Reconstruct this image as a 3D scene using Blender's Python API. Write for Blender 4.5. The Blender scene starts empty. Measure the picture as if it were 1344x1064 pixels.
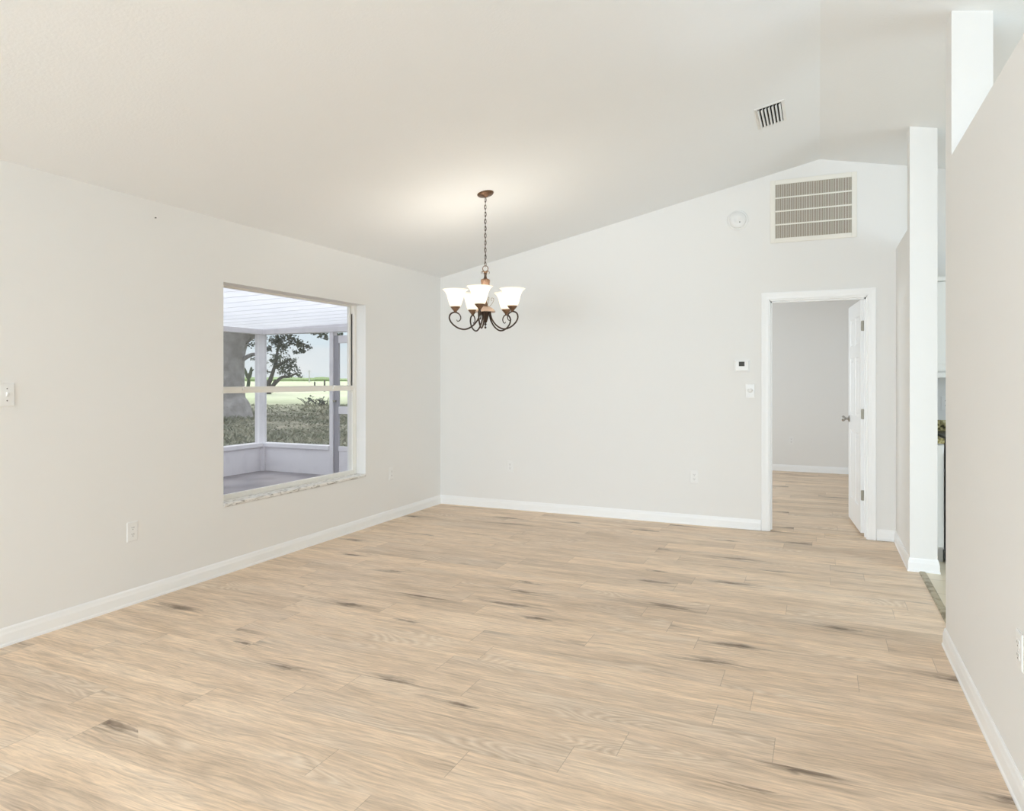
import bpy, bmesh, math, random
from mathutils import Vector, Matrix
random.seed(7)
R = math.radians
sc = bpy.context.scene
col = sc.collection

# ------------------------------------------------------------------ camera
cam_d = bpy.data.cameras.new('camera')
cam = bpy.data.objects.new('camera', cam_d); col.objects.link(cam)
cam_d.sensor_width = 36.0
cam_d.lens = 901.2 / 1344 * 36.0
cam_d.shift_y = -34.3 / 1344
cam_d.clip_start = 0.05; cam_d.clip_end = 1500
cam.location = (0, 0, 1.323)
cam.rotation_euler = (R(90), 0, R(24.064))
sc.camera = cam

# ------------------------------------------------------------------ view
sc.view_settings.view_transform = 'Standard'
sc.view_settings.look = 'None'
sc.view_settings.exposure = 0.0
sc.view_settings.gamma = 1.0
sc.view_settings.use_curve_mapping = False
sc.cycles.use_denoising = True
sc.cycles.max_bounces = 14
sc.cycles.diffuse_bounces = 10
sc.cycles.transparent_max_bounces = 16
sc.cycles.sample_clamp_indirect = 6.0
sc.cycles.caustics_reflective = False
sc.cycles.caustics_refractive = False

# ------------------------------------------------------------------ world: pale sky with thin cloud
W = bpy.data.worlds.new('sky'); sc.world = W; W.use_nodes = True
nt = W.node_tree; nt.nodes.clear()
def wn(t): return nt.nodes.new(t)
tc = wn('ShaderNodeTexCoord'); sp = wn('ShaderNodeSeparateXYZ'); nt.links.new(tc.outputs['Generated'], sp.inputs[0])
gr = wn('ShaderNodeValToRGB'); nt.links.new(sp.outputs['Z'], gr.inputs[0])
e = gr.color_ramp.elements
e[0].position = 0.0; e[0].color = (0.80, 0.90, 0.95, 1)
e[1].position = 0.6; e[1].color = (0.64, 0.72, 0.86, 1)
m = e.new(0.12); m.color = (0.66, 0.82, 0.95, 1)
mp = wn('ShaderNodeMapping'); mp.inputs['Scale'].default_value = (2, 2, 7); nt.links.new(tc.outputs['Generated'], mp.inputs[0])
nz = wn('ShaderNodeTexNoise'); nz.inputs['Scale'].default_value = 2.2; nz.inputs['Detail'].default_value = 6; nt.links.new(mp.outputs[0], nz.inputs['Vector'])
cr = wn('ShaderNodeValToRGB'); nt.links.new(nz.outputs['Fac'], cr.inputs[0])
cr.color_ramp.elements[0].position = 0.42; cr.color_ramp.elements[1].position = 0.68
mx = wn('ShaderNodeMixRGB'); nt.links.new(cr.outputs[0], mx.inputs[0]); nt.links.new(gr.outputs[0], mx.inputs[1]); mx.inputs[2].default_value = (0.93, 0.95, 0.97, 1)
bg = wn('ShaderNodeBackground'); nt.links.new(mx.outputs[0], bg.inputs[0]); st_ = wn('ShaderNodeMapRange'); nt.links.new(sp.outputs['Z'], st_.inputs[0]); st_.inputs[1].default_value = 0.04; st_.inputs[2].default_value = 0.9
st_.inputs[3].default_value = 1.14; st_.inputs[4].default_value = 3.4; nt.links.new(st_.outputs[0], bg.inputs['Strength'])   # overcast: brighter overhead than at the horizon
wo = wn('ShaderNodeOutputWorld'); nt.links.new(bg.outputs[0], wo.inputs[0])

# ------------------------------------------------------------------ sun and added fill lights
def light(name, kind, loc, rot, energy, color=(1, 1, 1), size=None, size_y=None, angle=None):
    d = bpy.data.lights.new(name, kind); d.energy = energy; d.color = color
    if kind == 'AREA':
        d.shape = 'RECTANGLE'; d.size = size; d.size_y = size_y
    if kind == 'SUN': d.angle = angle
    if kind == 'POINT': d.shadow_soft_size = size
    o = bpy.data.objects.new(name, d); col.objects.link(o); o.location = loc; o.rotation_euler = rot
    return o
light('sun', 'SUN', (-20, 30, 30), (R(38), 0, R(-143)), 1.5, (1.0, 0.96, 0.88), angle=R(4))
# added area fills at made-up openings: behind the camera, kitchen side, bedroom
FILL_COL = (0.742, 0.880, 1.0)
light('fill_light_rear', 'AREA', (-1.55, -6.45, 1.12), (R(90), 0, 0), 318, FILL_COL, 3.6, 2.1)
light('fill_light_kitchen', 'AREA', (3.62, 3.0, 1.45), (R(90), 0, R(90)), 62, FILL_COL, 2.4, 1.3)
light('fill_light_left', 'AREA', (-3.72, -2.2, 1.30), (R(90), 0, R(-90)), 66, FILL_COL, 1.6, 1.4)   # added fill in a made-up left-wall opening, behind the camera
light('fill_light_bedroom', 'AREA', (-2.75, 8.7, 1.35), (R(90), 0, R(-90)), 42, (0.80, 0.91, 1.0), 1.6, 1.4)

# ------------------------------------------------------------------ helpers
def tag(o, label=None, cat=None, group=None, kind=None):
    if label: o['label'] = label
    if cat: o['category'] = cat
    if group: o['group'] = group
    if kind: o['kind'] = kind
    return o
def empty(name, loc, rz=0.0):
    o = bpy.data.objects.new(name, None); col.objects.link(o)
    o.location = loc; o.rotation_euler = (0, 0, rz); o.empty_display_size = 0.05
    return o
def link(name, bm, mat, parent=None, smooth=False, bevel=0.0, seg=2, kind=None):
    bmesh.ops.recalc_face_normals(bm, faces=bm.faces)
    me = bpy.data.meshes.new(name); bm.to_mesh(me); bm.free()
    for mm in (mat if isinstance(mat, (list, tuple)) else [mat]): me.materials.append(mm)
    if smooth:
        for p in me.polygons: p.use_smooth = True
    o = bpy.data.objects.new(name, me); col.objects.link(o)
    if parent: o.parent = parent
    if bevel:
        b = o.modifiers.new('bevel', 'BEVEL'); b.width = bevel; b.segments = seg; b.limit_method = 'ANGLE'; b.angle_limit = R(40)
    if kind: o['kind'] = kind
    return o
def box(bm, x0, x1, y0, y1, z0, z1, mi=0, M=None):
    vs = [bm.verts.new((x, y, z)) for x in (x0, x1) for y in (y0, y1) for z in (z0, z1)]
    if M is not None:
        for v in vs: v.co = M @ v.co
    for f in ((0, 1, 3, 2), (4, 6, 7, 5), (0, 4, 5, 1), (2, 3, 7, 6), (0, 2, 6, 4), (1, 5, 7, 3)):
        bm.faces.new([vs[i] for i in f]).material_index = mi
    return vs
def bx(*a, **k):
    bm = bmesh.new(); box(bm, *a, **k); return bm
def prism(bm, pts, axis, a, b, mi=0):
    """extrude the 2-D polygon pts along axis from a to b (x: pts=(y,z), y: pts=(x,z), z: pts=(x,y))"""
    def mk(p, t):
        return {'x': (t, p[0], p[1]), 'y': (p[0], t, p[1]), 'z': (p[0], p[1], t)}[axis]
    A = [bm.verts.new(mk(p, a)) for p in pts]; B = [bm.verts.new(mk(p, b)) for p in pts]
    n = len(pts)
    bm.faces.new(A).material_index = mi; bm.faces.new(B[::-1]).material_index = mi
    for i in range(n):
        bm.faces.new((A[i], B[i], B[(i + 1) % n], A[(i + 1) % n])).material_index = mi
def lathe(bm, prof, seg=32, center=(0, 0, 0), cap=True, mi=0, M=None, flute=None):
    rings = []
    for (r, z) in prof:
        ring = []
        for i in range(seg):
            a = 2 * math.pi * i / seg
            rr = r * (1 + (flute[1] * math.cos(flute[0] * a) if flute else 0))
            v = Vector((rr * math.cos(a), rr * math.sin(a), z))
            if M is not None: v = M @ v
            ring.append(bm.verts.new(v + Vector(center)))
        rings.append(ring)
    for k in range(len(rings) - 1):
        for i in range(seg):
            j = (i + 1) % seg
            bm.faces.new((rings[k][i], rings[k][j], rings[k + 1][j], rings[k + 1][i])).material_index = mi
    if cap:
        if prof[0][0] > 1e-6: bm.faces.new(rings[0][::-1]).material_index = mi
        if prof[-1][0] > 1e-6: bm.faces.new(rings[-1]).material_index = mi
def spline(pts, n=8):
    P = [Vector(p) for p in pts]; out = []
    for i in range(len(P) - 1):
        p0 = P[max(i - 1, 0)]; p1 = P[i]; p2 = P[i + 1]; p3 = P[min(i + 2, len(P) - 1)]
        for k in range(n):
            t = k / n
            out.append(0.5 * ((2 * p1) + (p2 - p0) * t + (2 * p0 - 5 * p1 + 4 * p2 - p3) * t * t + (3 * p1 - p0 - 3 * p2 + p3) * t ** 3))
    out.append(P[-1]); return out
def tube(bm, pts, rad, seg=10, closed=False, mi=0, taper=None):
    P = [Vector(p) for p in pts]; n = len(P); rings = []
    up = Vector((0.31, 0.23, 0.92))
    for i in range(n):
        if closed: t = P[(i + 1) % n] - P[(i - 1) % n]
        else: t = P[min(i + 1, n - 1)] - P[max(i - 1, 0)]
        t.normalize()
        a = t.cross(up)
        if a.length < 1e-3: a = t.cross(Vector((1, 0, 0)))
        a.normalize(); b = t.cross(a)
        r = rad if taper is None else taper(i / (n - 1))
        rings.append([bm.verts.new(P[i] + (a * math.cos(2 * math.pi * k / seg) + b * math.sin(2 * math.pi * k / seg)) * r) for k in range(seg)])
    for i in range(n if closed else n - 1):
        A, B = rings[i], rings[(i + 1) % n]
        for k in range(seg):
            j = (k + 1) % seg
            bm.faces.new((A[k], A[j], B[j], B[k])).material_index = mi
    if not closed:
        bm.faces.new(rings[0][::-1]).material_index = mi; bm.faces.new(rings[-1]).material_index = mi
def grid_wall(bm, axis, t0, t1, us, vs, holes):
    """solid wall slab, thickness along axis ('x' or 'y') t0..t1, with rectangular holes (u0,u1,v0,v1); u is the other horizontal axis, v is z"""
    for h in holes:
        us = sorted(set(list(us) + [h[0], h[1]])); vs = sorted(set(list(vs) + [h[2], h[3]]))
    nu, nv = len(us) - 1, len(vs) - 1
    def solid(i, j):
        if i < 0 or j < 0 or i >= nu or j >= nv: return False
        cu = (us[i] + us[i + 1]) / 2; cv = (vs[j] + vs[j + 1]) / 2
        return not any(h[0] < cu < h[1] and h[2] < cv < h[3] for h in holes)
    cache = {}
    def V(t, i, j):
        k = (t, i, j)
        if k not in cache:
            T = t1 if t else t0
            cache[k] = bm.verts.new((T, us[i], vs[j]) if axis == 'x' else (us[i], T, vs[j]))
        return cache[k]
    for i in range(nu):
        for j in range(nv):
            if not solid(i, j): continue
            for t in (0, 1): bm.faces.new((V(t, i, j), V(t, i + 1, j), V(t, i + 1, j + 1), V(t, i, j + 1)))
            if not solid(i - 1, j): bm.faces.new((V(0, i, j), V(1, i, j), V(1, i, j + 1), V(0, i, j + 1)))
            if not solid(i + 1, j): bm.faces.new((V(0, i + 1, j), V(1, i + 1, j), V(1, i + 1, j + 1), V(0, i + 1, j + 1)))
            if not solid(i, j - 1): bm.faces.new((V(0, i, j), V(1, i, j), V(1, i + 1, j), V(0, i + 1, j)))
            if not solid(i, j + 1): bm.faces.new((V(0, i, j + 1), V(1, i, j + 1), V(1, i + 1, j + 1), V(0, i + 1, j + 1)))

# ------------------------------------------------------------------ materials
def new_mat(name):
    m = bpy.data.materials.new(name); m.use_nodes = True
    return m, m.node_tree, m.node_tree.nodes['Principled BSDF']
def plain(name, c, rough=0.5, metal=0.0, spec=0.5, bump=None, var=None):
    m, t, b = new_mat(name)
    b.inputs['Base Color'].default_value = (*c, 1); b.inputs['Roughness'].default_value = rough
    b.inputs['Metallic'].default_value = metal; b.inputs['Specular IOR Level'].default_value = spec
    tcn = t.nodes.new('ShaderNodeTexCoord')
    if bump:
        scale, strength, dist = bump
        n = t.nodes.new('ShaderNodeTexNoise'); n.inputs['Scale'].default_value = scale; n.inputs['Detail'].default_value = 3
        t.links.new(tcn.outputs['Object'], n.inputs['Vector'])
        bn = t.nodes.new('ShaderNodeBump'); bn.inputs['Strength'].default_value = strength; bn.inputs['Distance'].default_value = dist
        t.links.new(n.outputs['Fac'], bn.inputs['Height']); t.links.new(bn.outputs[0], b.inputs['Normal'])
    if var:
        scale, c2, lo, hi = var
        n = t.nodes.new('ShaderNodeTexNoise'); n.inputs['Scale'].default_value = scale; n.inputs['Detail'].default_value = 5
        t.links.new(tcn.outputs['Object'], n.inputs['Vector'])
        rp = t.nodes.new('ShaderNodeValToRGB'); rp.color_ramp.elements[0].position = lo; rp.color_ramp.elements[1].position = hi
        rp.color_ramp.elements[0].color = (*c, 1); rp.color_ramp.elements[1].color = (*c2, 1)
        t.links.new(n.outputs['Fac'], rp.inputs[0]); t.links.new(rp.outputs[0], b.inputs['Base Color'])
    return m
M_wall = plain('wall_paint', (0.818, 0.814, 0.800), 0.75, spec=0.25, bump=(260, 0.10, 0.002))
M_ceil = plain('ceiling_paint', (0.838, 0.853, 0.862), 0.85, spec=0.2, bump=(75, 0.22, 0.004))
M_trim = plain('trim_white', (0.90, 0.91, 0.915), 0.38, spec=0.45)
M_plate = plain('plate_white', (0.83, 0.83, 0.82), 0.35)
M_alum = plain('window_frame_cream', (0.85, 0.83, 0.78), 0.45)
M_lanai = plain('lanai_white', (0.80, 0.78, 0.80), 0.6, var=(6, (0.70, 0.68, 0.71), 0.5, 0.8))
M_lanai_dark = plain('screen_door_grey', (0.36, 0.35, 0.38), 0.5)
M_conc = plain('lanai_concrete', (0.37, 0.345, 0.355), 0.8, bump=(40, 0.2, 0.004), var=(2.2, (0.25, 0.23, 0.24), 0.4, 0.7))
M_black = plain('black_plastic', (0.015, 0.015, 0.017), 0.35)
M_dark = plain('vent_shade_black', (0.012, 0.012, 0.010), 0.9)
M_slot = plain('slot_grey', (0.16, 0.155, 0.15), 0.6)
M_lcd = plain('lcd_grey', (0.06, 0.06, 0.052), 0.6)
M_nickel = plain('hinge_nickel', (0.37, 0.345, 0.285), 0.32, 0.9)
M_bronze = plain('aged_bronze', (0.12, 0.068, 0.04), 0.38, 0.75, var=(30, (0.22, 0.13, 0.072), 0.4, 0.7))
M_iron = plain('dark_bronze_arm', (0.065, 0.042, 0.03), 0.42, 0.6)
M_copper = plain('copper_wood', (0.25, 0.145, 0.09), 0.4, 0.45, var=(40, (0.16, 0.09, 0.052), 0.4, 0.65))
M_filter = plain('filter_brown', (0.30, 0.245, 0.18), 0.9, bump=(120, 0.3, 0.004))
M_cream = plain('grille_cream', (0.82, 0.80, 0.74), 0.45)
M_cab = plain('cabinet_white', (0.84, 0.835, 0.81), 0.4)
M_bark = plain('oak_bark', (0.34, 0.315, 0.30), 0.9, bump=(7, 0.9, 0.06), var=(4, (0.50, 0.47, 0.45), 0.4, 0.7))
M_darkbark = plain('dark_bark', (0.075, 0.066, 0.058), 0.9, bump=(9, 0.8, 0.04))
M_leaf = plain('oak_leaves', (0.04, 0.052, 0.025), 0.6, var=(1.2, (0.09, 0.11, 0.055), 0.4, 0.7))
M_bushleaf = plain('shrub_leaves', (0.05, 0.065, 0.035), 0.6, var=(2.0, (0.10, 0.12, 0.07), 0.4, 0.7))
M_weed = plain('weed_blades', (0.15, 0.165, 0.10), 0.8, var=(1.6, (0.39, 0.37, 0.27), 0.35, 0.68))
M_farhedge = plain('far_hedge', (0.23, 0.31, 0.13), 0.9, var=(0.05, (0.30, 0.38, 0.19), 0.4, 0.6))
M_strip = plain('transition_strip', (0.42, 0.36, 0.24), 0.4, var=(18, (0.22, 0.18, 0.10), 0.45, 0.6))
M_nail = plain('nail_steel', (0.08, 0.08, 0.08), 0.4, 0.6)
M_steel = plain('appliance_steel', (0.45, 0.45, 0.46), 0.3, 0.9)

def glass_mat():
    m = bpy.data.materials.new('window_glass'); m.use_nodes = True; t = m.node_tree; t.nodes.clear()
    tr = t.nodes.new('ShaderNodeBsdfTransparent'); tr.inputs[0].default_value = (0.94, 0.935, 0.925, 1)
    gl = t.nodes.new('ShaderNodeBsdfGlossy'); gl.inputs['Roughness'].default_value = 0.03
    fr = t.nodes.new('ShaderNodeFresnel'); fr.inputs['IOR'].default_value = 1.45
    mi = t.nodes.new('ShaderNodeMixShader'); out = t.nodes.new('ShaderNodeOutputMaterial')
    ge = t.nodes.new('ShaderNodeNewGeometry'); inv = t.nodes.new('ShaderNodeMath'); inv.operation = 'SUBTRACT'; inv.inputs[0].default_value = 1.0; t.links.new(ge.outputs['Backfacing'], inv.inputs[1])
    mu = t.nodes.new('ShaderNodeMath'); mu.operation = 'MULTIPLY'; t.links.new(fr.outputs[0], mu.inputs[0]); t.links.new(inv.outputs[0], mu.inputs[1])   # reflect on the entry face only
    t.links.new(mu.outputs[0], mi.inputs[0]); t.links.new(tr.outputs[0], mi.inputs[1]); t.links.new(gl.outputs[0], mi.inputs[2]); t.links.new(mi.outputs[0], out.inputs[0])
    return m
M_glass = glass_mat()
def screen_mat():
    m = bpy.data.materials.new('insect_screen'); m.use_nodes = True; t = m.node_tree; t.nodes.clear()
    tr = t.nodes.new('ShaderNodeBsdfTransparent')
    df = t.nodes.new('ShaderNodeBsdfDiffuse'); df.inputs[0].default_value = (0.35, 0.35, 0.36, 1)
    mi = t.nodes.new('ShaderNodeMixShader'); mi.inputs[0].default_value = 0.06; out = t.nodes.new('ShaderNodeOutputMaterial')
    t.links.new(tr.outputs[0], mi.inputs[1]); t.links.new(df.outputs[0], mi.inputs[2]); t.links.new(mi.outputs[0], out.inputs[0])
    return m
M_screen = screen_mat()
def roof_pan_mat():
    m = bpy.data.materials.new('lanai_roof_panel'); m.use_nodes = True; t = m.node_tree; t.nodes.clear()
    tl = t.nodes.new('ShaderNodeBsdfTranslucent'); tl.inputs[0].default_value = (0.90, 0.895, 0.90, 1)
    df = t.nodes.new('ShaderNodeBsdfDiffuse'); df.inputs[0].default_value = (0.85, 0.85, 0.86, 1)
    mi = t.nodes.new('ShaderNodeMixShader'); mi.inputs[0].default_value = 0.25; out = t.nodes.new('ShaderNodeOutputMaterial')
    t.links.new(tl.outputs[0], mi.inputs[1]); t.links.new(df.outputs[0], mi.inputs[2]); t.links.new(mi.outputs[0], out.inputs[0])
    return m
M_roofpan = roof_pan_mat()
def shade_mat():
    m = bpy.data.materials.new('frosted_shade_glass'); m.use_nodes = True; t = m.node_tree; t.nodes.clear()
    tl = t.nodes.new('ShaderNodeBsdfTranslucent'); tl.inputs[0].default_value = (0.95, 0.93, 0.88, 1)
    pb = t.nodes.new('ShaderNodeBsdfPrincipled'); pb.inputs['Base Color'].default_value = (0.93, 0.91, 0.86, 1); pb.inputs['Roughness'].default_value = 0.3
    pb.inputs['Emission Color'].default_value = (1.0, 0.93, 0.80, 1); pb.inputs['Emission Strength'].default_value = 0.40
    mi = t.nodes.new('ShaderNodeMixShader'); mi.inputs[0].default_value = 0.5; out = t.nodes.new('ShaderNodeOutputMaterial')
    t.links.new(tl.outputs[0], mi.inputs[1]); t.links.new(pb.outputs[0], mi.inputs[2]); t.links.new(mi.outputs[0], out.inputs[0])
    return m
M_shade = shade_mat()
def bulb_mat():
    m, t, b = new_mat('lit_bulb')
    b.inputs['Emission Color'].default_value = (1.0, 0.86, 0.66, 1); b.inputs['Emission Strength'].default_value = 5
    return m
M_bulb = bulb_mat()

def plank_mat():
    m, t, b = new_mat('oak_planks'); N = t.nodes.new; L = t.links.new
    def math_(op, a, bb=None, c=None):
        n = N('ShaderNodeMath'); n.operation = op
        for i, v in enumerate((a, bb, c)):
            if v is None: continue
            if isinstance(v, (int, float)): n.inputs[i].default_value = v
            else: L(v, n.inputs[i])
        return n.outputs[0]
    geo = N('ShaderNodeNewGeometry'); s = N('ShaderNodeSeparateXYZ'); L(geo.outputs['Position'], s.inputs[0])
    PW, PL = 0.180, 1.22
    v = math_('DIVIDE', math_('SUBTRACT', s.outputs['Y'], 1.812 - 0.18 * 60), PW)
    row = math_('FLOOR', v); fv = math_('FRACT', v)
    wr = N('ShaderNodeTexWhiteNoise'); wr.noise_dimensions = '1D'; L(row, wr.inputs['W'])
    u = math_('ADD', math_('DIVIDE', math_('ADD', s.outputs['X'], 40.0), PL), math_('MULTIPLY', wr.outputs['Value'], 7.31))
    cu = math_('FLOOR', u); fu = math_('FRACT', u)
    cmb = N('ShaderNodeCombineXYZ'); L(row, cmb.inputs[0]); L(cu, cmb.inputs[1])
    wp = N('ShaderNodeTexWhiteNoise'); wp.noise_dimensions = '2D'; L(cmb.outputs[0], wp.inputs['Vector'])
    pr = wp.outputs['Value']; pc = N('ShaderNodeSeparateColor'); L(wp.outputs['Color'], pc.inputs[0])
    # grain coordinates: metres along the plank, metres across, and a jump for every plank
    gx = math_('ADD', s.outputs['X'], math_('MULTIPLY', pr, 37.0))
    gy = math_('ADD', s.outputs['Y'], math_('MULTIPLY', pc.outputs[0], 23.0))
    wb = N('ShaderNodeTexNoise'); wb.inputs['Scale'].default_value = 1.0; wb.inputs['Detail'].default_value = 2
    wc = N('ShaderNodeCombineXYZ'); L(math_('MULTIPLY', gx, 3.0), wc.inputs[0]); L(math_('MULTIPLY', gy, 7.0), wc.inputs[1]); L(wc.outputs[0], wb.inputs['Vector'])
    gy = math_('ADD', gy, math_('MULTIPLY', math_('SUBTRACT', wb.outputs['Fac'], 0.5), 0.045))     # grain wanders along the plank
    def vec(ax, ay, z=0.0):
        c = N('ShaderNodeCombineXYZ'); L(math_('MULTIPLY', gx, ax), c.inputs[0]); L(math_('MULTIPLY', gy, ay), c.inputs[1]); c.inputs[2].default_value = z
        return c.outputs[0]
    def noise(vc, scale, detail, rough=0.55, dist=0.0):
        n = N('ShaderNodeTexNoise'); n.inputs['Scale'].default_value = scale; n.inputs['Detail'].default_value = detail
        n.inputs['Roughness'].default_value = rough; n.inputs['Distortion'].default_value = dist; L(vc, n.inputs['Vector']); return n.outputs['Fac']
    broad = noise(vec(1.3, 9.0, 1.0), 1.0, 3, 0.5, 0.6)         # broad streaks along the plank
    fine = noise(vec(6.0, 95.0, 5.0), 1.0, 5, 0.7, 0.3)        # fine pores
    mott = noise(vec(3.0, 6.0, 9.0), 1.0, 4, 0.6)               # soft mottling
    # cathedral figure
    cn = noise(vec(0.75, 4.2, 3.0), 1.0, 1.5, 0.45, 0.25)
    tri = math_('PINGPONG', math_('ADD', math_('MULTIPLY', cn, 38.0), math_('MULTIPLY', fine, 0.7)), 0.5)
    wvf = math_('MULTIPLY', tri, 2.0)
    cath_mask = N('ShaderNodeMapRange'); L(noise(vec(1.1, 5.0, 14.0), 1.0, 1), cath_mask.inputs[0]); cath_mask.inputs[1].default_value = 0.54; cath_mask.inputs[2].default_value = 0.66
    # knots with long dark tails
    vo = N('ShaderNodeTexVoronoi'); vo.voronoi_dimensions = '2D'; vo.inputs['Scale'].default_value = 1.0; vo.inputs['Randomness'].default_value = 1.0; L(vec(0.95, 3.8, 0.0), vo.inputs['Vector'])
    wob = noise(vec(14.0, 40.0, 2.0), 1.0, 3, 0.6, 0.5)
    kd = math_('ADD', vo.outputs['Distance'], math_('MULTIPLY', math_('SUBTRACT', wob, 0.5), 0.22))
    knot = N('ShaderNodeMapRange'); ks = N('ShaderNodeSeparateColor'); L(vo.outputs['Color'], ks.inputs[0])
    kd = math_('DIVIDE', kd, math_('ADD', 0.35, ks.outputs[1]))
    L(kd, knot.inputs[0]); knot.inputs[1].default_value = 0.13; knot.inputs[2].default_value = 0.0
    kon = math_('GREATER_THAN', ks.outputs[0], 0.46)
    knotf = math_('MULTIPLY', knot.outputs[0], kon)
    streak = N('ShaderNodeMapRange'); L(noise(vec(1.3, 42.0, 20.0), 1.0, 4, 0.62, 0.8), streak.inputs[0]); streak.inputs[1].default_value = 0.58; streak.inputs[2].default_value = 0.80
    # colour
    r1 = N('ShaderNodeValToRGB'); L(broad, r1.inputs[0]); el = r1.color_ramp.elements
    el[0].position = 0.22; el[0].color = (0.65, 0.50, 0.36, 1)
    el[1].position = 0.78; el[1].color = (0.91, 0.745, 0.58, 1)
    k = el.new(0.5); k.color = (0.815, 0.645, 0.485, 1)
    def mix(kind, fac, a, bb):
        n = N('ShaderNodeMixRGB'); n.blend_type = kind
        if isinstance(fac, (int, float)): n.inputs[0].default_value = fac
        else: L(fac, n.inputs[0])
        for i, q in ((1, a), (2, bb)):
            if isinstance(q, tuple): n.inputs[i].default_value = q
            else: L(q, n.inputs[i])
        return n.outputs[0]
    c = r1.outputs[0]
    # plank to plank tone
    tone = N('ShaderNodeValToRGB'); L(pc.outputs[1], tone.inputs[0])
    tone.color_ramp.elements[0].color = (0.86, 0.855, 0.85, 1); tone.color_ramp.elements[1].color = (1.08, 1.07, 1.05, 1)
    c = mix('MULTIPLY', 0.8, c, tone.outputs[0])
    fr = N('ShaderNodeMapRange'); L(fine, fr.inputs[0]); fr.inputs[1].default_value = 0.36; fr.inputs[2].default_value = 0.62; fr.inputs[3].default_value = 0.76; fr.inputs[4].default_value = 1.10
    fc = N('ShaderNodeCombineColor'); [L(fr.outputs[0], fc.inputs[i]) for i in range(3)]
    c = mix('MULTIPLY', 1.0, c, fc.outputs[0])
    c = mix('MIX', math_('MULTIPLY', cath_mask.outputs[0], math_('MULTIPLY', wvf, 0.48)), c, (0.90, 0.79, 0.66, 1))
    c = mix('MIX', math_('MULTIPLY', cath_mask.outputs[0], math_('MULTIPLY', math_('SUBTRACT', 1.0, wvf), 0.30)), c, (0.44, 0.335, 0.24, 1))
    mo = N('ShaderNodeMapRange'); L(mott, mo.inputs[0]); mo.inputs[1].default_value = 0.5; mo.inputs[2].default_value = 0.8; mo.inputs[4].default_value = 0.35
    c = mix('MIX', mo.outputs[0], c, (0.62, 0.51, 0.42, 1))
    c = mix('MIX', math_('MULTIPLY', streak.outputs[0], 0.55), c, (0.33, 0.235, 0.16, 1))
    tail = N('ShaderNodeMapRange'); L(kd, tail.inputs[0]); tail.inputs[1].default_value = 0.36; tail.inputs[2].default_value = 0.05
    tl_ = N('ShaderNodeMapRange'); L(noise(vec(2.5, 46.0, 31.0), 1.0, 3, 0.6, 0.9), tl_.inputs[0]); tl_.inputs[1].default_value = 0.42; tl_.inputs[2].default_value = 0.68
    c = mix('MIX', math_('MULTIPLY', math_('MULTIPLY', tail.outputs[0], kon), math_('MULTIPLY', tl_.outputs[0], 0.9)), c, (0.22, 0.155, 0.11, 1))
    c = mix('MIX', math_('MULTIPLY', knotf, 0.85), c, (0.15, 0.105, 0.075, 1))
    # joints
    jy = math_('MINIMUM', fv, math_('SUBTRACT', 1.0, fv)); jx = math_('MINIMUM', fu, math_('SUBTRACT', 1.0, fu))
    joint = math_('MAXIMUM', math_('MULTIPLY', math_('LESS_THAN', jy, 0.0045), 0.16), math_('MULTIPLY', math_('LESS_THAN', jx, 0.0011), 0.38))
    c = mix('MIX', joint, c, (0.16, 0.11, 0.075, 1))
    L(c, b.inputs['Base Color'])
    b.inputs['Roughness'].default_value = 0.5; b.inputs['Specular IOR Level'].default_value = 0.3
    bp = N('ShaderNodeBump'); bp.inputs['Strength'].default_value = 0.12; bp.inputs['Distance'].default_value = 0.002; L(fine, bp.inputs['Height']); L(bp.outputs[0], b.inputs['Normal'])
    return m
M_plank = plank_mat()
def tile_mat():
    m, t, b = new_mat('kitchen_tile'); N = t.nodes.new; L = t.links.new
    geo = N('ShaderNodeNewGeometry')
    br = N('ShaderNodeTexBrick'); br.offset = 0.0; br.inputs['Scale'].default_value = 1.0; br.inputs['Brick Width'].default_value = 0.33; br.inputs['Row Height'].default_value = 0.33
    br.inputs['Mortar Size'].default_value = 0.004; br.inputs['Color1'].default_value = (0.74, 0.66, 0.50, 1); br.inputs['Color2'].default_value = (0.79, 0.71, 0.56, 1); br.inputs['Mortar'].default_value = (0.55, 0.47, 0.34, 1)
    L(geo.outputs['Position'], br.inputs['Vector']); L(br.outputs['Color'], b.inputs['Base Color']); b.inputs['Roughness'].default_value = 0.35
    return m
M_tile = tile_mat()
def granite_mat():
    m, t, b = new_mat('granite'); N = t.nodes.new; L = t.links.new
    tcn = N('ShaderNodeTexCoord'); n = N('ShaderNodeTexNoise'); n.inputs['Scale'].default_value = 45; n.inputs['Detail'].default_value = 6; L(tcn.outputs['Object'], n.inputs['Vector'])
    r = N('ShaderNodeValToRGB'); L(n.outputs['Fac'], r.inputs[0]); el = r.color_ramp.elements
    el[0].position = 0.36; el[0].color = (0.05, 0.04, 0.015, 1); el[1].position = 0.66; el[1].color = (0.66, 0.60, 0.36, 1); k = el.new(0.5); k.color = (0.36, 0.31, 0.13, 1)
    L(r.outputs[0], b.inputs['Base Color']); b.inputs['Roughness'].default_value = 0.2
    return m
M_granite = granite_mat()
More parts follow.
